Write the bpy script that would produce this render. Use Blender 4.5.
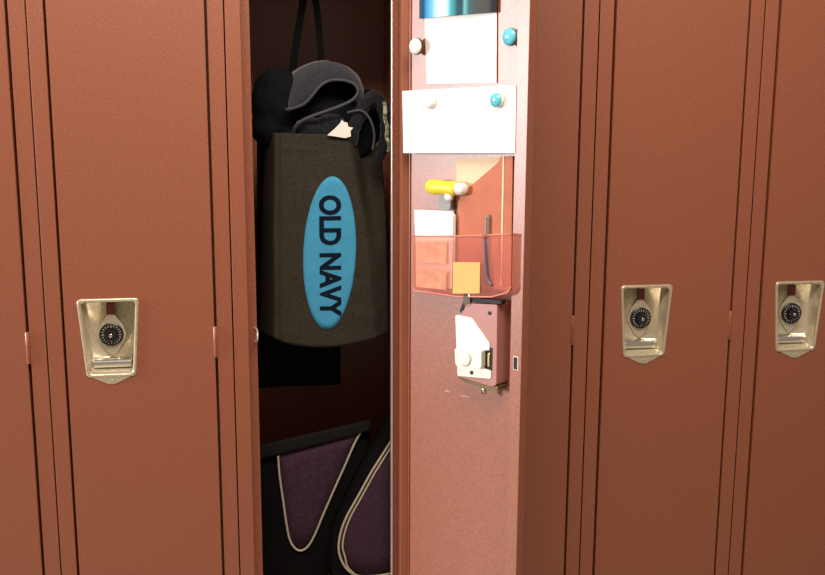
import bpy, bmesh, math, random
from mathutils import Vector, Matrix, noise
for o in list(bpy.data.objects): bpy.data.objects.remove(o)
S = bpy.context.scene
COL = S.collection
PI = math.pi
# ------------------------------------------------------------------ camera
cam = bpy.data.cameras.new('camera'); cam.sensor_width = 36; cam.lens = 42.5; cam.clip_start = .02
co = bpy.data.objects.new('camera', cam); COL.objects.link(co)
cr = Vector((0.98684913, -0.16159292, 0.00406442)); cu = Vector((0.02439922, 0.17376817, 0.98448428)); cf = Vector((0.15979196, 0.97143829, -0.17542571))
m = Matrix((cr, cu, -cf)).transposed().to_4x4(); m.translation = Vector((0.34355, -1.65398, 1.35445))
co.matrix_world = m
S.camera = co
# ------------------------------------------------------------------ light
w = bpy.data.worlds.new('world'); S.world = w; w.use_nodes = True
w.node_tree.nodes['Background'].inputs[0].default_value = (1.0, .80, .66, 1)
w.node_tree.nodes['Background'].inputs[1].default_value = .27
def area(name, loc, target, sx, sy, power, col):
    l = bpy.data.lights.new(name, 'AREA'); l.shape = 'RECTANGLE'; l.size = sx; l.size_y = sy; l.energy = power; l.color = col
    o = bpy.data.objects.new(name, l); COL.objects.link(o); o.location = loc
    o.rotation_euler = (Vector(target) - Vector(loc)).to_track_quat('-Z', 'Y').to_euler()
    return o
area('corridor_window_light', (-3.4, -.34, 1.60), (.7, -.12, 1.35), .6, .8, 160, (1.0, .97, .97))
area('ceiling_light', (.45, -1.3, 2.7), (.5, -.1, .9), 1.8, .5, 54, (1.0, .83, .66))
S.view_settings.view_transform = 'Standard'; S.view_settings.look = 'None'
S.view_settings.gamma = 1; S.view_settings.use_curve_mapping = False
S.view_settings.exposure = 0.0
# ------------------------------------------------------------------ materials
MATS = {}
def mat(name, col, rough=.6, metal=0, spec=.5, coat=0, coat_r=.2, var=0, vscale=300, bump=0, bscale=400, col2=None, alpha=1, sheen=0):
    if name in MATS: return MATS[name]
    m = bpy.data.materials.new(name); m.use_nodes = True; nt = m.node_tree; b = nt.nodes['Principled BSDF']
    b.inputs['Base Color'].default_value = (*col, 1); b.inputs['Roughness'].default_value = rough; b.inputs['Metallic'].default_value = metal
    b.inputs['Specular IOR Level'].default_value = spec; b.inputs['Coat Weight'].default_value = coat; b.inputs['Coat Roughness'].default_value = coat_r
    b.inputs['Alpha'].default_value = alpha; b.inputs['Sheen Weight'].default_value = sheen
    if var or bump:
        tc = nt.nodes.new('ShaderNodeTexCoord')
    if var:
        n = nt.nodes.new('ShaderNodeTexNoise'); n.inputs['Scale'].default_value = vscale; n.inputs['Detail'].default_value = 3
        nt.links.new(tc.outputs['Object'], n.inputs['Vector'])
        r = nt.nodes.new('ShaderNodeValToRGB'); c2 = col2 or tuple(c * (1 - var) for c in col); c1 = tuple(min(1, c * (1 + var * .6)) for c in col)
        r.color_ramp.elements[0].position = .35; r.color_ramp.elements[1].position = .65
        r.color_ramp.elements[0].color = (*c2, 1); r.color_ramp.elements[1].color = (*c1, 1)
        nt.links.new(n.outputs['Fac'], r.inputs['Fac']); nt.links.new(r.outputs['Color'], b.inputs['Base Color'])
    if bump:
        n2 = nt.nodes.new('ShaderNodeTexNoise'); n2.inputs['Scale'].default_value = bscale; n2.inputs['Detail'].default_value = 2
        nt.links.new(tc.outputs['Object'], n2.inputs['Vector'])
        bp = nt.nodes.new('ShaderNodeBump'); bp.inputs['Strength'].default_value = bump; bp.inputs['Distance'].default_value = .001
        nt.links.new(n2.outputs['Fac'], bp.inputs['Height']); nt.links.new(bp.outputs['Normal'], b.inputs['Normal'])
    MATS[name] = m; return m
PAINT = mat('terracotta_enamel', (.310, .087, .037), .42, 0, 1.0, .5, .46, .30, 420, .12, 500)
PAINT_IN = PAINT
STEEL = mat('brushed_stainless', (.80, .74, .57), .28, .65, .5, 0, .2, .12, 200)
CHROME = mat('chrome', (.82, .82, .80), .14, 1)
CREAMSTEEL = mat('plated_steel', (.86, .84, .74), .38, .55)
BLACKP = mat('black_plastic', (.012, .012, .014), .3)
WHITEP = mat('white_plastic', (.8, .8, .78), .4)
MAROON = mat('maroon_paint', (.20, .035, .025), .4)
PAPER = mat('white_paper', (.86, .86, .85), .8, bump=.05, bscale=80)
NAVY = mat('navy_fleece', (.014, .016, .025), .95, 0, .15, var=.4, vscale=260, bump=.6, bscale=300, sheen=.15)
DNAVY = mat('dark_navy_fleece', (.005, .006, .009), .95, 0, .12, var=.3, vscale=260, bump=.6, bscale=300)
GNAVY = mat('grey_navy_knit', (.028, .032, .046), .95, 0, .2, var=.3, vscale=240, bump=.6, bscale=500, sheen=.2)
TRIM = mat('grey_ribbing', (.070, .075, .095), .9, 0, .2, bump=.4, bscale=600)
BAGM = mat('charcoal_nonwoven', (.037, .033, .025), .9, 0, .25, var=.35, vscale=350, bump=.5, bscale=700)
BLUE = mat('logo_blue', (.060, .34, .60), .8, 0, .15, var=.08, vscale=300)
INK = mat('logo_ink', (.006, .012, .028), .9, 0, .08)
BLACKC = mat('black_canvas', (.004, .004, .005), .95, 0, .12, bump=.4, bscale=600)
PURPLE = mat('dusky_purple_fabric', (.048, .022, .043), .9, 0, .2, var=.3, vscale=200, bump=.4, bscale=500)
PIPE = mat('cream_piping', (.44, .40, .31), .7)
AQUA = mat('aqua_glass', (.12, .55, .68), .08, 0, .8, .5, .05)
CLEAR = mat('clear_glass', (.80, .86, .88), .08, 0, .8, .5, .05)
YELLOW = mat('yellow_plastic', (.90, .72, .05), .4)
STICKY = mat('yellow_note', (.62, .44, .15), .8)
REDF = mat('orange_red_card', (.46, .125, .052), .6, var=.1, vscale=30)
CREAM = mat('cream_card', (.78, .60, .42), .8)
TANC = mat('tan_card', (.92, .78, .55), .7, var=.25, vscale=60)
GREYP = mat('grey_plastic', (.22, .22, .21), .4)
BLUEG = mat('blue_grey_plastic', (.10, .10, .16), .35)
LACE = mat('pale_green_lace', (.34, .38, .26), .8, var=.75, vscale=150)
FLOORM = mat('floor_tile', (.35, .30, .25), .35, var=.1, vscale=6)
WALLM = mat('painted_block', (.5, .46, .40), .8, bump=.2, bscale=60)
# red translucent plastic
def clear_red():
    m = bpy.data.materials.new('translucent_red_plastic'); m.use_nodes = True; nt = m.node_tree; b = nt.nodes['Principled BSDF']
    b.inputs['Base Color'].default_value = (.70, .27, .22, 1); b.inputs['Roughness'].default_value = .25; b.inputs['Coat Weight'].default_value = .4
    t = nt.nodes.new('ShaderNodeBsdfTransparent'); t.inputs[0].default_value = (1, .88, .84, 1)
    x = nt.nodes.new('ShaderNodeMixShader'); x.inputs[0].default_value = .20
    nt.links.new(t.outputs[0], x.inputs[1]); nt.links.new(b.outputs[0], x.inputs[2]); nt.links.new(x.outputs[0], nt.nodes['Material Output'].inputs[0])
    return m
CRED = clear_red()
PINKRIM = mat('pink_plastic_rim', (.62, .22, .18), .3, coat=.4)
def streaks():
    m = bpy.data.materials.new('blue_streaked_print'); m.use_nodes = True; nt = m.node_tree; b = nt.nodes['Principled BSDF']
    tc = nt.nodes.new('ShaderNodeTexCoord'); sp = nt.nodes.new('ShaderNodeSeparateXYZ'); nt.links.new(tc.outputs['Object'], sp.inputs[0])
    mr = nt.nodes.new('ShaderNodeMapRange'); mr.inputs[1].default_value = 0; mr.inputs[2].default_value = .1655; nt.links.new(sp.outputs[0], mr.inputs[0])
    r = nt.nodes.new('ShaderNodeValToRGB'); nt.links.new(mr.outputs[0], r.inputs[0]); e = r.color_ramp.elements
    pts = [(0, (.01, .08, .13)), (.07, (.01, .06, .12)), (.10, (.03, .22, .55)), (.2, (.15, .5, .85)), (.3, (.75, .85, .9)), (.38, (.6, .8, .85)), (.45, (.05, .38, .45)),
           (.54, (.01, .06, .09)), (.60, (.01, .05, .08)), (.63, (.12, .42, .45)), (.68, (.03, .10, .12)), (.75, (.05, .06, .06)), (.9, (.05, .05, .045)), (.95, (.008, .006, .01))]
    e[0].position, e[0].color = pts[0][0], (*pts[0][1], 1); e[1].position, e[1].color = 1, (.008, .005, .008, 1)
    for p, c in pts[1:]:
        q = e.new(p); q.color = (*c, 1)
    nt.links.new(r.outputs[0], b.inputs['Base Color']); b.inputs['Roughness'].default_value = .6; b.inputs['Specular IOR Level'].default_value = .2
    return m
STREAK = streaks()
# ------------------------------------------------------------------ helpers
def obj(name, bm, material, parent=None, smooth=False, mats=None):
    me = bpy.data.meshes.new(name); bmesh.ops.recalc_face_normals(bm, faces=bm.faces[:]); bm.to_mesh(me); bm.free()
    for mm in (mats or [material]): me.materials.append(mm)
    if smooth:
        for p in me.polygons: p.use_smooth = True
    o = bpy.data.objects.new(name, me); COL.objects.link(o)
    if parent: o.parent = parent
    return o
def tag(o, label=None, cat=None, group=None, kind=None):
    if label: o['label'] = label
    if cat: o['category'] = cat
    if group: o['group'] = group
    if kind: o['kind'] = kind
    return o
def empty(name, loc=(0, 0, 0), rz=0, parent=None):
    o = bpy.data.objects.new(name, None); COL.objects.link(o); o.location = loc; o.rotation_euler = (0, 0, rz); o.empty_display_size = .02
    if parent: o.parent = parent
    return o
def box(bm, x0, x1, y0, y1, z0, z1, bev=0, seg=1):
    r = bmesh.ops.create_cube(bm, size=1); vs = r['verts']
    bmesh.ops.scale(bm, vec=(abs(x1 - x0), abs(y1 - y0), abs(z1 - z0)), verts=vs)
    bmesh.ops.translate(bm, vec=((x0 + x1) / 2, (y0 + y1) / 2, (z0 + z1) / 2), verts=vs)
    if bev:
        es = list({e for v in vs for e in v.link_edges})
        bmesh.ops.bevel(bm, geom=es, offset=bev, segments=seg, affect='EDGES', profile=.5)
def prism(bm, pts, axis, a, b, bev=0):
    """outline pts (2-D) extruded along axis from a to b. axis y: pts=(x,z); axis x: pts=(y,z); axis z: (x,y)"""
    def P(p, t): return {'y': (p[0], t, p[1]), 'x': (t, p[0], p[1]), 'z': (p[0], p[1], t)}[axis]
    A = [bm.verts.new(P(p, a)) for p in pts]; B = [bm.verts.new(P(p, b)) for p in pts]; n = len(pts)
    fs = [bm.faces.new(A), bm.faces.new(B[::-1])]
    for i in range(n): fs.append(bm.faces.new((A[i], B[i], B[(i + 1) % n], A[(i + 1) % n])))
    if bev:
        es = list({e for f in fs[:2] for e in f.edges})
        bmesh.ops.bevel(bm, geom=es, offset=bev, segments=2, affect='EDGES', profile=.5)
def rnd(pts, r, n=4):
    """round the corners of a polygon"""
    out = []; N = len(pts)
    for i in range(N):
        p0, p, p1 = Vector(pts[i - 1]), Vector(pts[i]), Vector(pts[(i + 1) % N])
        ra = min(r, (p0 - p).length * .45, (p1 - p).length * .45)
        a = p + (p0 - p).normalized() * ra; b = p + (p1 - p).normalized() * ra
        for k in range(n + 1):
            t = k / n; out.append(tuple(a * (1 - t) ** 2 + p * 2 * t * (1 - t) + b * t * t))
    return out
def lathe(bm, prof, c, axis='y', n=28, flute=None):
    """prof: (radius, height) list revolved round axis through c"""
    rings = []
    for r, h in prof:
        ring = []
        for k in range(n):
            a = 2 * PI * k / n; rr = r * (1 + (flute if flute and k % 2 else 0))
            d = {'y': (rr * math.cos(a), h, rr * math.sin(a)), 'x': (h, rr * math.cos(a), rr * math.sin(a)), 'z': (rr * math.cos(a), rr * math.sin(a), h)}[axis]
            ring.append(bm.verts.new((c[0] + d[0], c[1] + d[1], c[2] + d[2])))
        rings.append(ring)
    for i in range(len(rings) - 1):
        for k in range(n): bm.faces.new((rings[i][k], rings[i][(k + 1) % n], rings[i + 1][(k + 1) % n], rings[i + 1][k]))
    bm.faces.new(rings[0]); bm.faces.new(rings[-1][::-1])
def catmull(pts, n=8, closed=False):
    P = [Vector(p) for p in pts]; out = []; N = len(P)
    for i in range(N if closed else N - 1):
        a = P[(i - 1) % N] if closed or i > 0 else P[0]; b = P[i]; c = P[(i + 1) % N]; d = P[(i + 2) % N] if closed or i + 2 < N else P[-1]
        for k in range(n):
            t = k / n
            out.append(.5 * ((2 * b) + (c - a) * t + (2 * a - 5 * b + 4 * c - d) * t * t + (3 * b - a - 3 * c + d) * t ** 3))
    if not closed: out.append(P[-1])
    return out
def tube(bm, pts, r, n=8, sm=6, sq=1.0):
    P = catmull(pts, sm) if sm else [Vector(p) for p in pts]; N = len(P); rings = []
    for i, p in enumerate(P):
        t = (P[min(i + 1, N - 1)] - P[max(i - 1, 0)]).normalized(); up = Vector((0, 1, 0)) if abs(t.y) < .9 else Vector((1, 0, 0))
        s = t.cross(up).normalized(); q = s.cross(t)
        rr = r(i / (N - 1)) if callable(r) else r
        rings.append([bm.verts.new(p + s * rr * math.cos(2 * PI * k / n) + q * rr * sq * math.sin(2 * PI * k / n)) for k in range(n)])
    for i in range(N - 1):
        for k in range(n): bm.faces.new((rings[i][k], rings[i][(k + 1) % n], rings[i + 1][(k + 1) % n], rings[i + 1][k]))
    bm.faces.new(rings[0]); bm.faces.new(rings[-1][::-1])
def ellipsoid(bm, c, r, rot=0):
    q = bmesh.ops.create_icosphere(bm, subdivisions=4, radius=1)['verts']
    bmesh.ops.scale(bm, vec=r, verts=q)
    if rot: bmesh.ops.rotate(bm, matrix=Matrix.Rotation(rot, 3, 'Y'), verts=q)
    bmesh.ops.translate(bm, vec=c, verts=q)
def remeshed(name, bm, material, parent, voxel=.004, smooth=6, amp=.004, fr=40):
    """weld overlapping lumps into one continuous cloth-like surface"""
    me = bpy.data.meshes.new('t'); bm.to_mesh(me); bm.free(); o = bpy.data.objects.new('t', me); COL.objects.link(o)
    md = o.modifiers.new('r', 'REMESH'); md.mode = 'VOXEL'; md.voxel_size = voxel
    ms = o.modifiers.new('s', 'SMOOTH'); ms.iterations = smooth
    dg = bpy.context.evaluated_depsgraph_get(); dg.update()
    nm = bpy.data.meshes.new_from_object(o.evaluated_get(dg)); bpy.data.objects.remove(o); nm.name = name
    b2 = bmesh.new(); b2.from_mesh(nm); b2.normal_update()
    for v in b2.verts:
        d = noise.noise(v.co * fr) + .5 * noise.noise(v.co * fr * 2.3)
        v.co = v.co + v.normal * d * amp
    b2.to_mesh(nm); b2.free(); nm.materials.clear(); nm.materials.append(material)
    for p in nm.polygons: p.use_smooth = True
    o2 = bpy.data.objects.new(name, nm); COL.objects.link(o2); o2.parent = parent
    return o2
# ------------------------------------------------------------------ setting
bm = bmesh.new(); box(bm, -5, 5, -4, .9, -.1, 0); tag(obj('floor', bm, FLOORM), kind='structure')
bm = bmesh.new(); box(bm, -5, 5, .44, .54, 0, 2.9); tag(obj('wall_back', bm, WALLM), kind='structure')
# ------------------------------------------------------------------ lockers
Z0, Z1 = .0, 1.86          # locker foot and top
FA, FB = .0269, .0261      # right and left post widths
DT = .018                  # door thickness
SH = .0012                 # sheet metal
CUPZ = 1.05                # top of the handle cups
def make_body(wd, parent, detail=False):
    bm = bmesh.new(); g = .0010
    box(bm, g, g + SH, .002, .41, .10, Z1); box(bm, wd - g - SH, wd - g, .002, .41, .10, Z1)      # sides
    box(bm, g, wd - g, .409, .41, .10, Z1)                                                        # back
    box(bm, g, wd - g, .002, .41, Z1 - SH, Z1); box(bm, g, wd - g, .002, .41, .118, .1195)        # top, bottom
    box(bm, g + .003, wd - g - .003, .03, .40, Z0, .099)                                          # plinth
    obj('cabinet_body', bm, PAINT, parent)
    bm = bmesh.new()
    box(bm, g, FB, 0, .0335, .10, Z1, .0009, 2); box(bm, wd - FA, wd - g, 0, .0335, .10, Z1, .0009, 2)      # posts
    box(bm, g, FB + .0145, .034, .040, .10, Z1, .0009, 2); box(bm, wd - FA - .011, wd - g, .034, .040, .10, Z1, .0009, 2)   # set-back door stops
    box(bm, FB, wd - FA, 0, .0155, Z1 - .03, Z1, .0009); box(bm, FB, wd - FA, 0, .0155, .10, .125, .0009)
    obj('front_frame', bm, PAINT, parent)
def cup_outline(s=0, z=0):
    """the tapered handle recess, centred on x=0, top at z=0, shrunk by s"""
    return [(-.0502 + s, -s), (.0502 - s, -s), (.0402 - s * .9, -.1345 + s), (-.0402 + s * .9, -.1345 + s)]
def make_door(parent, width, uc, loc, rz, opened=False):
    """local x runs from the hinge to the free edge, +y is the outer side"""
    zt, zb = Z1 - .032, .127
    me = bmesh.new(); bm = me
    hole = [(uc + x, CUPZ + z) for x, z in cup_outline(.006)]
    R = [(0, zt), (width, zt), (width, zb), (0, zb)]
    def sheet(y):
        A = [bm.verts.new((x, y, z)) for x, z in R]; B = [bm.verts.new((x, y, z)) for x, z in hole]; return A, B
    A, B = sheet(0); A2, B2 = sheet(-SH)
    for i in range(4):
        j = (i + 1) % 4
        bm.faces.new((A[i], A[j], B[j], B[i])); bm.faces.new((A2[i], B2[i], B2[j], A2[j]))
        bm.faces.new((A[i], A2[i], A2[j], A[j])); bm.faces.new((B[i], B[j], B2[j], B2[i]))
    edge = [e for e in bm.edges if all(abs(v.co.y) < 1e-6 and (abs(v.co.x) < 1e-6 or abs(v.co.x - width) < 1e-6) and v in A for v in e.verts)]
    bmesh.ops.bevel(bm, geom=edge, offset=.0008, segments=2, affect='EDGES')
    # returned flanges and lips of the pan
    hd = .004 if opened else DT
    box(bm, width - SH, width, -DT, -.0006, zb, zt); box(bm, 0, SH, -hd, -.0006, zb, zt)
    box(bm, width - .0225, width, -DT - .0002, -DT + SH, zb, zt, .0005)
    if not opened: box(bm, 0, .009, -DT - .0002, -DT + SH, zb, zt, .0005)
    box(bm, 0, width, -DT, -.0006, zt - SH, zt); box(bm, 0, width, -DT, -.0006, zb, zb + SH)
    d = obj('door', bm, PAINT, parent); d.location = loc; d.rotation_euler = (0, 0, rz)
    # handle cup: rolled rim, sloping walls, back
    bm = bmesh.new()
    def ring(s, y, n=5, r=.007): return [bm.verts.new((uc - x if 0 else uc + x, y, CUPZ + z)) for x, z in rnd(cup_outline(s), max(r, .002), n)]
    rings = [ring(0, .0002, r=.008), ring(0, .0016, r=.008), ring(.0014, .0026, r=.008), ring(.0040, .0026, r=.008), ring(.0056, .0014), ring(.0062, -.002, r=.006), ring(.0085, -.028, r=.006)]
    for a, b in zip(rings, rings[1:]):
        for k in range(len(a)): bm.faces.new((a[k], a[(k + 1) % len(a)], b[(k + 1) % len(a)], b[k]))
    bm.faces.new(rings[-1])
    back = [ring(.0062, -.0021, r=.006), ring(.0062, -.0285, r=.006)]
    if not opened: bm.faces.new(back[1])
    for k in range(len(back[0]) if not opened else 0): bm.faces.new((back[0][k], back[0][(k + 1) % len(back[0])], back[1][(k + 1) % len(back[0])], back[1][k]))
    obj('handle_cup', bm, STEEL, d, True)
    zc = CUPZ
    bm = bmesh.new()      # pointed apron under the rim
    prism(bm, rnd([(uc - .032, zc - .1340), (uc + .032, zc - .1340), (uc + .005, zc - .1470), (uc - .005, zc - .1470)], .004), 'y', .0001, .0014)
    lathe(bm, [(.0016, .0014), (.0014, .0024), (.0006, .0028)], (uc, 0, zc - .1400), 'y', 12)
    obj('cup_apron', bm, STEEL, d)
    bm = bmesh.new()      # diamond shaped plate behind the dial
    dz = zc - .0660
    pl = [(0, .038), (.008, .031), (.0175, .017), (.0225, .006), (.0235, 0), (.0225, -.006), (.0175, -.017), (.008, -.031), (0, -.038), (-.008, -.031), (-.0175, -.017), (-.0225, -.006), (-.0235, 0), (-.0225, .006), (-.0175, .017), (-.008, .031)]
    prism(bm, [(uc + a, dz + b) for a, b in pl], 'y', -.0198, -.0160, .001)
    obj('dial_plate', bm, STEEL, d)
    bm = bmesh.new(); lathe(bm, [(.0200, -.016), (.0200, -.0125), (.0185, -.0115)], (uc, 0, dz), 'y', 40)
    ds = obj('combination_dial', bm, BLACKP, d)
    # tick marks and grip
    bm = bmesh.new()
    for k in range(20):
        a = 2 * PI * k / 20; L0 = .0135 if k % 5 else .0120
        q = bmesh.ops.create_cube(bm, size=1)['verts']; bmesh.ops.scale(bm, vec=(.0008, .0004, .0165 - L0), verts=q)
        bmesh.ops.translate(bm, vec=(0, -.0114, (L0 + .0165) / 2), verts=q); bmesh.ops.rotate(bm, matrix=Matrix.Rotation(a, 3, 'Y'), verts=q)
        bmesh.ops.translate(bm, vec=(uc, 0, dz), verts=q)
    obj('dial_marks', bm, WHITEP, d)
    bm = bmesh.new(); lathe(bm, [(.0105, -.0118), (.0105, -.0035), (.0090, -.002), (.0040, -.002)], (uc, 0, dz), 'y', 24, flute=-.14)
    obj('dial_grip', bm, BLACKP, d)
    bm = bmesh.new(); lathe(bm, [(.0032, -.0021), (.0028, -.0014), (.001, -.0012)], (uc, 0, dz), 'y', 20); obj('dial_cap', bm, CHROME, d, True)
    bm = bmesh.new()      # lift finger: the painted pull showing in a slot at the top
    box(bm, uc - .0065, uc + .0065, -.0205, -.0150, zc - .0320, zc - .0120, .0008); obj('lift_finger', bm, MAROON, d)
    bm = bmesh.new()      # bright ledge at the foot of the cup
    prism(bm, [(-.0200, zc - .1060)] + [(-.0200 + .0120 * math.sin(a), zc - .1155 + .0095 * math.cos(a)) for a in [k * PI / 12 for k in range(1, 12)]] + [(-.0200, zc - .1250)], 'x', uc - .0315, uc + .0315, .0004)
    obj('finger_ledge', bm, CHROME, d)
    for ch in d.children:
        if ch.name.split('.')[0] in ('dial_plate', 'combination_dial', 'dial_marks', 'dial_grip', 'dial_cap', 'lift_finger', 'finger_ledge'): ch.location.y = -.0075
    for hz in (.36, .9697, 1.62):   # hinge knuckles on the hinge edge
        bm = bmesh.new()
        lathe(bm, [(.0030, -.027), (.0034, -.0265), (.0034, .0265), (.0030, .027)], (-.0012 if not opened else -.0010, -.0012 if not opened else .0040, hz), 'z', 14)
        obj('hinge', bm, PAINT, d, True)
    return d
XS = [-.305, 0, .305, .6222, .9394, 1.2444, 1.5494]
LAB = ['terracotta locker at the left edge of the picture, mostly cut off', 'closed terracotta locker left of the open one, its handle cup nearest the viewer',
       'open terracotta locker with bags inside and its door swung out', 'closed terracotta locker half hidden behind the open door',
       'closed terracotta locker right of the open door, with the fully shown handle cup', 'closed terracotta locker at the right edge, its handle cup touching the picture border']
CS = [0, -.0035, 0, 0, .0030, 0]      # handle recess set slightly off its usual place on some doors
TH = math.radians(126)
DORI = Vector((.6115, -.003, 0)); DD = Vector((-math.cos(TH), -math.sin(TH), 0)); DN = Vector((math.sin(TH), -math.cos(TH), 0)); DRZ = PI + TH - 2 * PI
for i in range(6):
    x0, wd = XS[i], XS[i + 1] - XS[i]
    L = empty('locker', (x0, 0, 0)); tag(L, LAB[i], 'locker', 'row of terracotta lockers')
    make_body(wd, L)
    if i != 2:
        hw = wd - FA - FB
        make_door(L, hw - .0086, wd - FA - .0043 - .1051 - CS[i], (wd - FA - .0043, -.0008, 0), PI)
    else:
        OPEN = L
        OD = make_door(L, .262, .262 - .085, (DORI.x - x0, DORI.y, 0), DRZ, True)
        bm = bmesh.new()   # strike catch on the left stop
        tube(bm, [(FB + .010, .036, .985), (FB + .0145, .020, .984), (FB + .0150, .010, .978), (FB + .0145, .010, .968), (FB + .012, .020, .962), (FB + .010, .036, .961)], .0016, 8)
        tag(obj('strike_hook', bm, CREAMSTEEL, L, True), 'bright metal strike hook')
        bm = bmesh.new()   # rolled hem along the right stop; the light it catches is painted in as pale colour
        box(bm, wd - FA - .0135, wd - FA - .0108, .0240, .0405, .125, Z1 - .03, .0010, 3)
        tag(obj('stop_hem', bm, mat('hem_painted_highlight', (.75, .62, .58), .3, .6), L), 'hem along the doorway with its highlight painted on')
        bm = bmesh.new(); box(bm, .002, wd - .002, .03, .408, 1.652, 1.655); obj('shelf', bm, PAINT, L)
        bm = bmesh.new(); tube(bm, [(.148, .20, 1.653), (.148, .20, 1.625), (.148, .195, 1.612), (.148, .178, 1.608), (.148, .170, 1.622)], .0035, 8)
        obj('coat_hook', bm, CHROME, L, True)
# details on the inner side of the open door (children of the door; inner side is -y)
def dbox(name, u0, u1, w0, w1, z0, z1, m, bev=0, lab=None):
    bm = bmesh.new(); box(bm, u0, u1, -w1, -w0, z0, z1, bev, 2); o = obj(name, bm, m, OD)
    if lab: o['label'] = lab
    return o
bm = bmesh.new()   # painted latch housing with softened outline
prism(bm, rnd([(.1345, 1.0330), (.1500, 1.0360), (.1560, 1.0540), (.2210, 1.0610), (.2225, .9310), (.2130, .9270), (.1400, .9290)], .004), 'y', -.0010, -.0300, .0012)
tag(obj('latch_housing', bm, mat('pinkish_maroon_enamel', (.40, .17, .15), .4, 0, .8, .3, .4), OD), 'pinkish maroon latch housing')
bm = bmesh.new()
prism(bm, rnd([(.1350, 1.032), (.1700, 1.033), (.2085, .997), (.2085, .986), (.1975, .984), (.1975, .955), (.2125, .953), (.2125, .940), (.1410, .931)], .002), 'y', -.0302, -.0318, .0005)
obj('latch_cover', bm, CREAMSTEEL, OD)
bm = bmesh.new(); prism(bm, rnd([(.1430, .9800), (.2000, .9860), (.2010, .9560), (.1460, .9500)], .004), 'y', -.0318, -.0420, .0015); lathe(bm, [(.0135, -.0419), (.0135, -.0440), (.012, -.0450), (.004, -.0450)], (.166, 0, .968), 'y', 24)
obj('lock_body', bm, CREAMSTEEL, OD)
bm = bmesh.new(); box(bm, .2050, .2095, -.0330, -.0302, .959, .981, .0008); obj('lock_bolt', bm, mat('brass', (.8, .68, .35), .3, .8), OD)
bm = bmesh.new(); box(bm, .1985, .2135, -.0308, -.0299, .9535, .9900); obj('bolt_slot', bm, BLACKP, OD)
for u, z in ((.2065, 1.046), (.2085, .9465), (.1720, .9425)):
    bm = bmesh.new(); lathe(bm, [(.0036, -.0299 if u > .2 else -.0316), (.0034, -.0308 if u > .2 else -.0326), (.002, -.0328 if u < .2 else -.0310)], (u, 0, z), 'y', 14); obj('screw', bm, BLACKP, OD)
bm = bmesh.new(); prism(bm, [(.1440, 1.0360), (.1550, 1.0500), (.1600, 1.0580), (.2280, 1.0620), (.2280, 1.0690), (.1600, 1.0640), (.1500, 1.0600), (.1400, 1.0380)], 'y', -.0180, -.0285, .0008); obj('lift_bar', bm, BLACKP, OD)
bm = bmesh.new(); box(bm, .152, .166, -.0340, -.0250, 1.0520, 1.0700, .002); obj('lift_bar_clip', bm, CHROME, OD)
bm = bmesh.new(); prism(bm, rnd([(.1400, .9285), (.2130, .9265), (.2250, .9300), (.2250, .9220), (.2130, .9190), (.1480, .9240)], .003), 'y', -.006, -.0295, .001); obj('latch_rod_guide', bm, mat('dark_brass', (.25, .19, .10), .3, .7), OD)
bm = bmesh.new(); tube(bm, [(.192, -.024, .922), (.192, -.024, .910)], .0042, 12, 0); obj('latch_rod', bm, CHROME, OD, True)
dbox('strike_slot', .2470, .2545, .0180, .0186, .9600, .9800, BLACKP)
dbox('strike_slot_rim', .2462, .2556, .0178, .0184, .9592, .9812, CREAMSTEEL)
for a, b, c, d in ((.086, .888, .095, .8875), (.122, .8865, .140, .8880)):
    bm = bmesh.new(); tube(bm, [(a, -.0014, b), ((a + c) / 2, -.0014, (b + d) / 2 + .0006), (c, -.0014, d)], .0006, 6, 3)
    tag(obj('paint_scratch', bm, mat('scratched_primer', (.75, .62, .5), .7), OD), 'pale scratch in the paint')
# ------------------------------------------------------------------ things on the open door
def at(u, w, z): return DORI + DD * u - DN * w + Vector((0, 0, z))
def sheet_card(name, pts, w, th, m, label, cat, group=None, curl=0, tilt=0):
    """a card of real thickness; pts = (u,z) outline"""
    u0 = min(p[0] for p in pts); z0 = min(p[1] for p in pts); bm = bmesh.new()
    if curl:
        # grid between four corners, curling off the door
        (a, b, c, d) = [Vector(p) for p in pts]; N = 16; g = []
        for s in (0, 1):
            g.append([[None] * 5 for _ in range(N + 1)])
            for i in range(N + 1):
                for j in range(5):
                    p = (a.lerp(b, i / N)).lerp(d.lerp(c, i / N), j / 4); off = curl(i / N, j / 4)
                    g[s][i][j] = bm.verts.new((p.x - u0, -off - s * th, p.y - z0))
        for s in (0, 1):
            for i in range(N):
                for j in range(4): bm.faces.new((g[s][i][j], g[s][i + 1][j], g[s][i + 1][j + 1], g[s][i][j + 1]))
        for i in range(N):
            for j in (0, 4): bm.faces.new((g[0][i][j], g[0][i + 1][j], g[1][i + 1][j], g[1][i][j]))
        for j in range(4):
            for i in (0, N): bm.faces.new((g[0][i][j], g[0][i][j + 1], g[1][i][j + 1], g[1][i][j]))
    else:
        prism(bm, [(p[0] - u0, p[1] - z0) for p in pts], 'y', 0, -th)
    o = obj(name, bm, m); o.location = at(u0, w, z0); o.rotation_euler = (0, 0, DRZ)
    return tag(o, label, cat, group)
sheet_card('paper_note', [(.0335, 1.5135), (.1868, 1.5082), (.1890, 1.4020), (.0400, 1.4032)], .0022, .0005, PAPER, 'blank white paper below the blue picture on the open door', 'paper', curl=lambda s, t: .001 + .002 * math.sin(PI * s))
sheet_card('paper_note', [(-.0018, 1.3921), (.2405, 1.3977), (.2415, 1.2968), (.0009, 1.2895)], .0183, .0005, PAPER, 'wide white paper held by two magnets above the red pocket', 'paper', curl=lambda s, t: .0006 + .002 * math.sin(PI * s))
sheet_card('blue_picture', [(.0240, 1.575), (.1895, 1.575), (.1895, 1.5075), (.0240, 1.5085)], .0036, .0015, STREAK, 'glossy blue and black picture at the top of the open door', 'picture', curl=lambda s, t: .001 + .006 * math.sin(PI * s))
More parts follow.
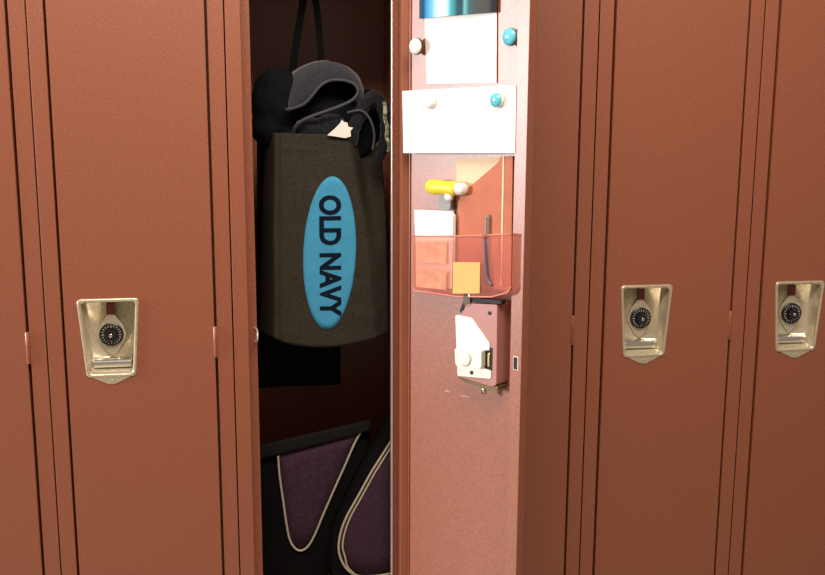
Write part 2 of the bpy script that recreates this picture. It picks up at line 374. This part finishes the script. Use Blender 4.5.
def magnet(u, w, z, r, dome, base, label):
    t = empty('fridge_magnet', at(u, w, z), DRZ); tag(t, label, 'magnet', 'round magnets on the open door')
    bm = bmesh.new(); lathe(bm, [(r * 1.04, 0), (r * 1.06, -.002), (r * 1.04, -.0045)], (0, 0, 0), 'y', 24); obj('magnet_disc', bm, base, t)
    bm = bmesh.new(); prof = [(r, -.004)] + [(r * math.cos(a), -.0055 - .006 * math.sin(a)) for a in [k * PI / 2 / 6 for k in range(6)]] + [(r * .05, -.0115)]
    lathe(bm, prof, (0, 0, 0), 'y', 28); obj('glass_dome', bm, dome, t, True)
magnet(.0265, .0120, 1.4636, .0130, WHITEP, BLACKP, 'white round magnet with a dark rim at the left edge of the upper paper')
magnet(.2230, .0110, 1.4690, .0130, AQUA, GREYP, 'blue glass magnet on bare paint beside the door edge')
magnet(.0670, .0215, 1.3735, .0105, CLEAR, WHITEP, 'clear glass magnet on the left of the wide paper')
magnet(.2080, .0215, 1.3757, .0110, AQUA, WHITEP, 'aqua glass magnet on the right of the wide paper')
# red pocket
P = empty('door_pocket', at(.0, .0013, 1.055), DRZ); tag(P, 'translucent red plastic pocket on the inside of the open door', 'door pocket')
zz = 1.055
bm = bmesh.new()
F = [(.0353, 1.1525), (.0370, 1.0660), (.0420, 1.0600), (.1386, 1.0630), (.2100, 1.0720), (.2420, 1.0830), (.2480, 1.0930), (.2476, 1.1748)]
prism(bm, [(u, z - zz) for u, z in F], 'y', -.0290, -.0302); obj('front_panel', bm, CRED, P)
bm = bmesh.new()
edge = F
for (a, b), (c, d) in zip(edge, edge[1:]):
    w0 = .0
    v = [bm.verts.new((a, -.0295, b - zz)), bm.verts.new((c, -.0295, d - zz)), bm.verts.new((min(c, .235), -w0 - .0006, d - zz)), bm.verts.new((min(a, .235), -w0 - .0006, b - zz))]
    f = bm.faces.new(v)
bmesh.ops.remove_doubles(bm, verts=bm.verts[:], dist=.0002)
bmesh.ops.solidify(bm, geom=bm.faces[:], thickness=.001); obj('pocket_sides', bm, CRED, P)
bm = bmesh.new(); tube(bm, [(u, -.0300, z - zz) for u, z in [(.0353, 1.1525), (.14, 1.1620), (.2476, 1.1748)]], .0011, 8, 4); tube(bm, [(u, -.0295, z - zz) for u, z in F[1:-1]], .0014, 8, 0)
obj('pocket_rim', bm, PINKRIM, P, True)
# what is in the pocket
sheet_card('photo_card', [(.0420, 1.1440), (.1080, 1.1500), (.1080, 1.1130), (.0420, 1.1080)], .0245, .0008, TANC, 'upper tan card showing through the left of the red pocket', 'card')
sheet_card('photo_card', [(.0400, 1.1030), (.1100, 1.1020), (.1090, 1.0700), (.0400, 1.0660)], .0265, .0008, TANC, 'lower tan card showing through the bottom left of the red pocket', 'card')
sheet_card('white_notepad', [(.0300, 1.1955), (.1120, 1.1995), (.1180, 1.1920), (.1180, 1.0720), (.0380, 1.0690)], .0150, .0070, PAPER, 'small white notepad standing in the left of the pocket', 'notepad')
sheet_card('cream_card', [(.1085, 1.2840), (.2030, 1.2890), (.2060, 1.0900), (.1120, 1.0750)], .0030, .0015, CREAM, 'cream card behind the orange red folder', 'card')
FO = empty('red_folder', at(.1200, .0070, 1.078), DRZ); tag(FO, 'orange red folder with a slanted top standing in the pocket', 'folder')
bm = bmesh.new(); prism(bm, [(0, 0), (.0, .1500), (.0260, .1620), (.0830, .2020), (.0880, .2120), (.1120, .2140), (.1140, .004)], 'y', 0, -.0060, .0006); obj('folder_cover', bm, REDF, FO)
bm = bmesh.new(); box(bm, .0930, .0960, -.0072, -.0058, .01, .2130); obj('folder_spine', bm, CREAM, FO)
HL = empty('highlighter', at(.0600, .0200, 1.2365), DRZ); tag(HL, 'chunky yellow highlighter lying sideways above the white notepad', 'highlighter')
bm = bmesh.new(); lathe(bm, [(.0030, 0), (.0085, .001), (.0118, .006), (.0125, .018), (.0115, .034), (.0112, .045), (.0118, .060), (.0110, .066)], (0, 0, 0), 'x', 24); obj('barrel', bm, YELLOW, HL, True)
bm = bmesh.new(); lathe(bm, [(.0100, .066), (.0100, .078), (.0075, .083), (.002, .084)], (0, 0, 0), 'x', 24); obj('cap', bm, WHITEP, HL, True)
CL = empty('bulldog_clip', at(.0860, .0160, 1.2000), DRZ); tag(CL, 'grey metal clip between the highlighter and the notepad', 'clip')
bm = bmesh.new(); prism(bm, rnd([(0, 0), (0, .0230), (.0200, .0260), (.0270, .0200), (.0250, 0)], .004), 'y', 0, -.0060, .001); obj('clip_jaw', bm, GREYP, CL)
bm = bmesh.new(); ellipsoid(bm, (.0230, -.006, .0230), (.0090, .0060, .0080)); obj('clip_knob', bm, WHITEP, CL, True)
PN = empty('grey_pen', at(.1870, .0160, 1.085), DRZ); tag(PN, 'grey pen upright in front of the red folder', 'pen')
bm = bmesh.new(); lathe(bm, [(.001, 0), (.0032, .008), (.0034, .110), (.002, .1135)], (0, 0, 0), 'z', 14); obj('barrel', bm, GREYP, PN, True)
bm = bmesh.new(); box(bm, -.001, .001, -.0052, -.003, .075, .110, .0004); obj('pen_clip', bm, CHROME, PN)
PN = empty('blue_grey_pencil', at(.2000, .0312, 1.088), DRZ); tag(PN, 'thin blue grey pencil hooked over the front of the pocket', 'pencil')
bm = bmesh.new(); tube(bm, [(.012, -.0022, .003), (.004, -.0022, .012), (.0, -.0022, .030), (-.004, -.0022, .079)], .0020, 8, 4); obj('shaft', bm, BLUEG, PN, True)
bm = bmesh.new(); ellipsoid(bm, (-.004, -.0030, .079), (.0040, .0030, .0035)); obj('eraser', bm, mat('pencil_eraser', (.35, .10, .09), .7), PN, True)
sheet_card('sticky_note', [(.1285, 1.1185), (.1860, 1.1245), (.1870, 1.0750), (.1295, 1.0670)], .0315, .0006, STICKY, 'yellow sticky note on the front of the red pocket', 'sticky note', curl=lambda s, t: .001 * t * t)
# ------------------------------------------------------------------ inside the open locker
# -- charcoal bag with the blue oval
def sstep(a, b, x): t = max(0, min(1, (x - a) / (b - a))); return t * t * (3 - 2 * t)
def front_y(x, z):
    s = (x - .382) / .205; t = (z - .94) / .38
    y = .100 - .012 * math.sin(PI * max(0, min(1, s))) * (1 - .5 * abs(t - .5))
    y += .0022 * noise.noise(Vector((x * 22, 3.1, z * 13))) + .0012 * noise.noise(Vector((x * 55, 7, z * 40)))
    y += .045 * sstep(.512, .540, x - .16 * (1.31 - z)) * sstep(1.10, 1.25, z)        # folded-in upper right
    y += .006 * sstep(.545, .590, x) - .0035 * math.exp(-((x - .548 + .1 * (z - 1.1)) / .008) ** 2)
    y += .005 * math.exp(-((x - .3785 - .0075 * t - .0045) / .0028) ** 2)                     # crease of the side gusset
    y -= .0020 * math.exp(-((z - 1.293) / .0018) ** 2)                                      # hem
    return y
def bag_edges(t):
    """left crease, right edge, gusset x at height fraction t (0 bottom .. 1 top)"""
    xl = .3785 + (.3860 - .3785) * t + .001 * math.sin(t * 9); xr = .5868 + (.5840 - .5868) * t + .0008 * math.sin(t * 11)
    xg = .3445 + (.3620 - .3445) * t
    return xl, xr, xg
def bag_z(s, t):
    zt = 1.3210 - .0060 * s - .020 * sstep(.65, 1, s); zb = .9480 - .0200 * math.sin(PI * min(1, s * 1.02)) ** .7 * (1 - .2 * s) + .004 * s
    return zb + (zt - zb) * t
BG = empty('shopping_bag', (.48, .15, .93)); tag(BG, 'charcoal fabric shopping bag with a blue oval, hanging in the open locker', 'bag')
NZ, NF, NG, NB = 70, 60, 8, 20
bm = bmesh.new(); rows = []
for j in range(NZ + 1):
    t = j / NZ; xl, xr, xg = bag_edges(t); row = []
    for i in range(NF + 1):
        s = i / NF; x = xl + (xr - xl) * s; z = bag_z(s, t); row.append((x, front_y(x, z), z))
    zr = bag_z(1, t); zl = bag_z(0, t); y1 = row[-1][1]
    for k in range(1, NG): f = k / NG; row.append((xr - .006 * math.sin(PI * f), y1 + (.185 - y1) * f, zr))
    for k in range(NB + 1): f = k / NB; x = xr + (xg + .006 - xr) * f; row.append((x, .185 + .003 * noise.noise(Vector((x * 20, 9, t * 6))), zr + (zl - zr) * f))
    yl = row[0][1]
    for k in range(1, NG): f = k / NG; row.append((xg + (xl - xg) * f ** 1.4 + .006 * (1 - f), .185 + (yl - .185) * f, zl))
    rows.append([bm.verts.new(Vector(p) - BG.location) for p in row])
n = len(rows[0])
for j in range(NZ):
    for i in range(n): bm.faces.new((rows[j][i], rows[j][(i + 1) % n], rows[j + 1][(i + 1) % n], rows[j + 1][i]))
bm.faces.new(rows[0])
bo = obj('bag_body', bm, BAGM, BG, True)
bm = bmesh.new(); LC = Vector((.4785, 1.1050)); LA, LBb, LT = .1395, .0475, math.radians(-3.0)
def ell(r, a):
    x = r * LBb * math.cos(a); z = r * LA * math.sin(a)
    return LC.x + x * math.cos(LT) - z * math.sin(LT), LC.y + x * math.sin(LT) + z * math.cos(LT)
def onbag(x, z, off): return Vector((x, front_y(x, z) - off, z)) - BG.location
NR, NA = 12, 72
cen = bm.verts.new(onbag(LC.x, LC.y, .0012)); prev = None
for r in range(1, NR + 1):
    ring = [bm.verts.new(onbag(*ell(r / NR, 2 * PI * k / NA), .0012 if r < NR else .0012)) for k in range(NA)]
    for k in range(NA):
        if prev: bm.faces.new((prev[k], ring[k], ring[(k + 1) % NA], prev[(k + 1) % NA]))
        else: bm.faces.new((cen, ring[k], ring[(k + 1) % NA]))
    prev = ring
skirt = [bm.verts.new(onbag(*ell(1, 2 * PI * k / NA), -.0005)) for k in range(NA)]
for k in range(NA): bm.faces.new((prev[k], skirt[k], skirt[(k + 1) % NA], prev[(k + 1) % NA]))
lo = obj('printed_oval', bm, BLUE, BG, True); lo['label'] = 'blue printed oval'
cu_ = bpy.data.curves.new('txt', 'FONT'); cu_.body = 'OLD NAVY'; cu_.size = 1; cu_.offset = .038; cu_.space_character = 1.02; cu_.resolution_u = 6
to = bpy.data.objects.new('txt', cu_); COL.objects.link(to); dg = bpy.context.evaluated_depsgraph_get(); dg.update()
tm = bpy.data.meshes.new_from_object(to.evaluated_get(dg)); bpy.data.objects.remove(to)
bm = bmesh.new(); bm.from_mesh(tm); bmesh.ops.triangulate(bm, faces=bm.faces[:])
for _ in range(2):
    L_ = [e for e in bm.edges if e.calc_length() > .12]
    if L_: bmesh.ops.subdivide_edges(bm, edges=L_, cuts=2); bmesh.ops.triangulate(bm, faces=bm.faces[:])
xs = [v.co.x for v in bm.verts]; ys = [v.co.y for v in bm.verts]; x0_, x1_, y0_, y1_ = min(xs), max(xs), min(ys), max(ys)
for v in bm.verts:
    a = (v.co.x - x0_) / (x1_ - x0_); b = (v.co.y - y0_) / (y1_ - y0_)
    z = 1.2110 - a * .2220; x = .4600 - .001 * a + b * .0400
    v.co = onbag(x, z, .0021)
obj('lettering', bm, INK, lo)
# -- jacket stuffed in the bag mouth
JK = empty('fleece_jacket', (.48, .15, 1.22)); tag(JK, 'dark navy hooded fleece jacket bundled into the mouth of the bag', 'jacket')
def rel(o_, pts): return [Vector(p) - o_.location for p in pts]
def relbm(bm, e): bmesh.ops.translate(bm, vec=-e.location, verts=bm.verts[:])
bm = bmesh.new()
ellipsoid(bm, (.3920, .150, 1.3720), (.050, .040, .064)); ellipsoid(bm, (.3800, .150, 1.335), (.038, .034, .045)); ellipsoid(bm, (.555, .158, 1.345), (.030, .028, .055)); ellipsoid(bm, (.515, .160, 1.375), (.035, .020, .035)); ellipsoid(bm, (.415, .150, 1.30), (.040, .030, .060)); ellipsoid(bm, (.470, .150, 1.350), (.062, .034, .046))
ellipsoid(bm, (.535, .150, 1.320), (.038, .030, .058)); ellipsoid(bm, (.470, .150, 1.27), (.085, .028, .05)); ellipsoid(bm, (.490, .165, 1.395), (.045, .020, .030))
relbm(bm, JK); remeshed('jacket_body', bm, DNAVY, JK, .004, 5, .006, 28)
# hood: a loft between its silhouette and the edge of its opening
A = catmull([(.408, .128, 1.352), (.398, .150, 1.385), (.412, .160, 1.420), (.440, .165, 1.4400), (.478, .165, 1.4500), (.518, .160, 1.4400), (.543, .150, 1.4140), (.548, .135, 1.385), (.535, .120, 1.366)], 6)
Bc = catmull([(.414, .100, 1.360), (.436, .092, 1.370), (.452, .090, 1.386), (.466, .092, 1.4030), (.484, .098, 1.4130), (.508, .098, 1.4130), (.526, .095, 1.4050), (.531, .090, 1.3920), (.522, .090, 1.379)], 6)
bm = bmesh.new(); g = []
for i, (a, b) in enumerate(zip(A, Bc)):
    r_ = []
    for k in range(9):
        t = k / 8; p = a.lerp(b, t); p.y -= .016 * math.sin(PI * t); p.z += .004 * math.sin(PI * t)
        p += Vector((1, .6, 1)) * .002 * noise.noise(p * 60); r_.append(bm.verts.new(p - JK.location))
    g.append(r_)
for i in range(len(g) - 1):
    for k in range(8): bm.faces.new((g[i][k], g[i + 1][k], g[i + 1][k + 1], g[i][k + 1]))
bmesh.ops.recalc_face_normals(bm, faces=bm.faces[:]); bmesh.ops.solidify(bm, geom=bm.faces[:], thickness=.003)
tag(obj('hood', bm, GNAVY, JK, True), 'grey navy hood')
bm = bmesh.new()
tube(bm, rel(JK, [(.405, .102, 1.3610), (.420, .094, 1.3640), (.438, .088, 1.3720), (.452, .086, 1.3870), (.466, .088, 1.4030), (.484, .093, 1.4120), (.508, .093, 1.4120), (.526, .090, 1.4050), (.531, .086, 1.3920), (.522, .084, 1.3790),
   (.500, .082, 1.3680), (.475, .082, 1.3590), (.450, .084, 1.3500), (.429, .088, 1.3400), (.420, .096, 1.3290), (.417, .108, 1.3160)]), .0027, 8, 5)
tag(obj('hood_ribbing', bm, TRIM, JK, True), 'lighter ribbed edge of the hood')
bm = bmesh.new()
ellipsoid(bm, (.450, .108, 1.330), (.030, .014, .018), .2); ellipsoid(bm, (.482, .108, 1.334), (.028, .013, .020), -.3); ellipsoid(bm, (.460, .105, 1.305), (.045, .010, .020)); relbm(bm, JK)
remeshed('jacket_front_fold', bm, NAVY, JK, .0028, 3, .004, 60)
bm = bmesh.new()
tube(bm, rel(JK, [(.520, .112, 1.300), (.528, .102, 1.335), (.545, .098, 1.372), (.563, .098, 1.385), (.578, .100, 1.365), (.583, .104, 1.325), (.578, .106, 1.290), (.568, .108, 1.268)]), lambda t: .013 - .003 * t, 12, 6, .8)
remeshed('sleeve', bm, NAVY, JK, .0026, 2, .003, 45)
bm = bmesh.new(); tube(bm, rel(JK, [(.512, .094, 1.356), (.536, .088, 1.360), (.552, .086, 1.345), (.560, .088, 1.318), (.557, .092, 1.29)]), .0022, 8, 5); tag(obj('sleeve_seam', bm, TRIM, JK, True), 'lighter seam of the sleeve')
TG = [(.4761, 1.3170), (.4900, 1.3290), (.4990, 1.3380), (.5020, 1.3440), (.5060, 1.3400), (.5120, 1.3390), (.5130, 1.3320), (.5220, 1.3300), (.5170, 1.3240), (.5180, 1.3150), (.5080, 1.3120)]
bm = bmesh.new(); prism(bm, [(x - JK.location.x, z - JK.location.z) for x, z in TG], 'y', .084 - .15, .0855 - .15)
tag(obj('care_label', bm, PAPER, JK), 'white crumpled care label')
# -- black tote hanging behind
BT = empty('black_tote', (.43, .245, .825)); tag(BT, 'plain black tote hanging on straps behind the charcoal bag', 'bag')
bm = bmesh.new(); rows = []
for j in range(31):
    t = j / 30; z = .822 + t * .50; row = []
    for k in range(40):
        a = 2 * PI * k / 40; c, s = math.cos(a), math.sin(a); ex = .35
        hx = .0835 * (1 - .10 * t); hy = .040 * (1 - .45 * t) * (.55 + .45 * sstep(0, .12, t))
        x = .4260 + hx * math.copysign(abs(c) ** ex, c) + .004 * t; y = .245 + hy * math.copysign(abs(s) ** ex, s) + .003 * noise.noise(Vector((c * 2, s, z * 14)))
        row.append(bm.verts.new(Vector((x, y, z + .003 * noise.noise(Vector((x * 30, 0, 1))) * (1 - t))) - BT.location))
    rows.append(row)
for j in range(30):
    for i in range(40): bm.faces.new((rows[j][i], rows[j][(i + 1) % 40], rows[j + 1][(i + 1) % 40], rows[j + 1][i]))
bm.faces.new(rows[0]); bm.faces.new(rows[-1][::-1]); obj('tote_body', bm, BLACKC, BT, True)
def strap(pts, wd):
    bm = bmesh.new(); Pp = catmull(pts, 6); N = len(Pp); L_ = []
    for i, p in enumerate(Pp):
        t = (Pp[min(i + 1, N - 1)] - Pp[max(i - 1, 0)]).normalized(); s = t.cross(Vector((0, 1, 0))).normalized()
        L_.append([bm.verts.new(p + s * a * wd / 2 + Vector((0, b * .0015, 0)) - BT.location) for a, b in ((-1, -1), (1, -1), (1, 1), (-1, 1))])
    for i in range(N - 1):
        for k in range(4): bm.faces.new((L_[i][k], L_[i][(k + 1) % 4], L_[i + 1][(k + 1) % 4], L_[i + 1][k]))
    bm.faces.new(L_[0]); bm.faces.new(L_[-1][::-1]); obj('strap', bm, BLACKC, BT)
strap([(.412, .222, 1.320), (.4180, .205, 1.400), (.4260, .198, 1.460), (.4400, .190, 1.540), (.4510, .185, 1.600), (.4530, .183, 1.616)], .0135)
strap([(.482, .222, 1.320), (.4780, .206, 1.400), (.4750, .198, 1.455), (.4680, .190, 1.540), (.4560, .187, 1.600), (.4535, .186, 1.616)], .0120)
# -- pale ribbon beside the right doorway
RB = bmesh.new(); N = 30; pr = None
for i in range(N + 1):
    t = i / N; z = 1.375 - t * .086; x = .5725 + .009 * t + .0012 * math.sin(t * 16); y = .052 + .002 * math.sin(t * 20)
    q = [RB.verts.new((x + a, y + b, z)) for a, b in ((-.0032, 0), (.0032, -.001), (.0032, .0004), (-.0032, .0014))]
    if pr:
        for k in range(4): RB.faces.new((pr[k], pr[(k + 1) % 4], q[(k + 1) % 4], q[k]))
    else: RB.faces.new(q)
    pr = q
RB.faces.new(pr[::-1]); tag(obj('ribbon', RB, LACE), 'short pale green and white ribbon beside the right doorway edge', 'ribbon')
# -- two black and purple bags standing below
def inflated(name, outline, y0, y1, cx, cz, material, parent, loc, puff=.012, smooth=True):
    """closed pillow: outline in x,z with rounded front"""
    bm = bmesh.new(); C_ = Vector((cx, cz)); rings = []
    prof = [(1.0, y1, 0), (1.0, y0 + puff, 0), (.985, y0 + puff * .45, 0), (.95, y0 + puff * .15, 0), (.88, y0, 0), (.5, y0 - .001, 0)]
    for s, y, _ in prof: rings.append([bm.verts.new(Vector((C_.x + (p[0] - C_.x) * s, y, C_.y + (p[1] - C_.y) * s)) - Vector(loc)) for p in outline])
    nn = len(outline)
    for a, b in zip(rings, rings[1:]):
        for k in range(nn): bm.faces.new((a[k], a[(k + 1) % nn], b[(k + 1) % nn], b[k]))
    bm.faces.new(rings[0]); bm.faces.new(rings[-1]); return obj(name, bm, material, parent, smooth)
def tongue(Lf, Rt, low, n=8):
    return catmull([*Lf, *low, *Rt], n)
B1 = empty('purple_bag', (.44, .18, .1195)); tag(B1, 'black bag with one cream piped purple U panel, left on the locker floor', 'bag', 'black and purple bags')
o1 = rnd([(.318, .1200), (.565, .1200), (.556, .758), (.330, .712)], .02, 6)
inflated('bag_body', o1, .125, .165, .44, .45, BLACKC, B1, B1.location, .02)
U1 = [(.3791, .7190), (.3810, .6800), (.3868, .6286), (.3930, .5750), (.4000, .5420), (.4135, .5249), (.4289, .5280), (.4440, .5500), (.4665, .6033), (.4870, .6500), (.5058, .6920), (.5260, .7380), (.5446, .7699)]
bm = bmesh.new(); up = [Vector((p.x, .121, p.z)) for p in catmull([(a, 0, b) for a, b in U1], 5)]
top = [Vector((up[-1].x + (up[0].x - up[-1].x) * k / 8, .121, up[-1].z + (up[0].z - up[-1].z) * k / 8)) for k in range(1, 8)]
cc = Vector((.43, .1165, .64)); lp = up + top; r0 = [bm.verts.new(p + Vector((0, .006, 0)) - B1.location) for p in lp]; r1 = [bm.verts.new(p - B1.location) for p in lp]; r2 = [bm.verts.new(p.lerp(cc, .35) + Vector((0, -.002, 0)) - B1.location) for p in lp]; cv = bm.verts.new(cc - B1.location)
for a, b in ((r0, r1), (r1, r2)):
    for k in range(len(lp)): bm.faces.new((a[k], a[(k + 1) % len(lp)], b[(k + 1) % len(lp)], b[k]))
for k in range(len(lp)): bm.faces.new((r2[k], r2[(k + 1) % len(lp)], cv))
bm.faces.new(r0); tag(obj('purple_panel', bm, PURPLE, B1, True), 'dusky purple U shaped panel')
bm = bmesh.new(); tube(bm, [Vector((a, .1190, b)) - B1.location for a, b in U1], .0022, 8, 5); tag(obj('piping', bm, PIPE, B1, True), 'cream piping')
bm = bmesh.new(); prism(bm, [(a - B1.location.x, b - B1.location.z) for a, b in [(.336, .7130), (.553, .7600), (.554, .7800), (.336, .7380)]], 'y', .112 - .18, .124 - .18, .003)
tag(obj('top_band', bm, mat('black_webbing', (.009, .009, .009), .9, 0, .15, bump=.3, bscale=500), B1), 'black webbing band along the top')
B2 = empty('purple_bag', (.55, .08, .1195)); tag(B2, 'black bag with double piped purple panel, against the right doorway edge', 'bag', 'black and purple bags')
o2 = catmull([(.610, 0, .820), (.575, 0, .770), (.530, 0, .690), (.487, 0, .600), (.474, 0, .545), (.474, 0, .48), (.476, 0, .30), (.480, 0, .135), (.500, 0, .1205), (.55, 0, .1205), (.606, 0, .1205), (.612, 0, .135), (.613, 0, .45)], 5, True)
inflated('bag_body', [(p.x, max(p.z, .1200)) for p in o2], .062, .112, .56, .42, BLACKC, B2, B2.location, .01)
U2 = [(.6080, .7900), (.5886, .7620), (.5700, .7330), (.5480, .6980), (.5250, .6560), (.5023, .6150), (.4910, .5850), (.4865, .5540), (.4910, .5300), (.5010, .5110), (.5140, .4990), (.5303, .4930), (.5600, .4920), (.5886, .4955), (.6080, .5020)]
bm = bmesh.new(); lp = [Vector((p.x, .058, p.z)) for p in catmull([(a, 0, b) for a, b in U2], 5)]; cc = Vector((.57, .0545, .61))
r0 = [bm.verts.new(p + Vector((0, .006, 0)) - B2.location) for p in lp]; r1 = [bm.verts.new(p - B2.location) for p in lp]; r2 = [bm.verts.new(p.lerp(cc, .35) + Vector((0, -.002, 0)) - B2.location) for p in lp]; cv = bm.verts.new(cc - B2.location)
for a, b in ((r0, r1), (r1, r2)):
    for k in range(len(lp)): bm.faces.new((a[k], a[(k + 1) % len(lp)], b[(k + 1) % len(lp)], b[k]))
for k in range(len(lp)): bm.faces.new((r2[k], r2[(k + 1) % len(lp)], cv))
bm.faces.new(r0); tag(obj('purple_panel', bm, PURPLE, B2, True), 'dusky purple rounded panel')
bm = bmesh.new(); tube(bm, [Vector((a, .0560, b)) - B2.location for a, b in U2], .0022, 8, 5); tag(obj('piping', bm, PIPE, B2, True), 'outer cream piping')
bm = bmesh.new(); tube(bm, [Vector((a + .0075 * (1 if i < 9 else .3), .0550, b + (.0 if i < 7 else (0, 0, 0, 0, 0, 0, 0, .003, .005, .0035, 0)[i]))) - B2.location for i, (a, b) in enumerate(U2[:11])], .0018, 8, 5); tag(obj('piping', bm, PIPE, B2, True), 'inner cream piping')
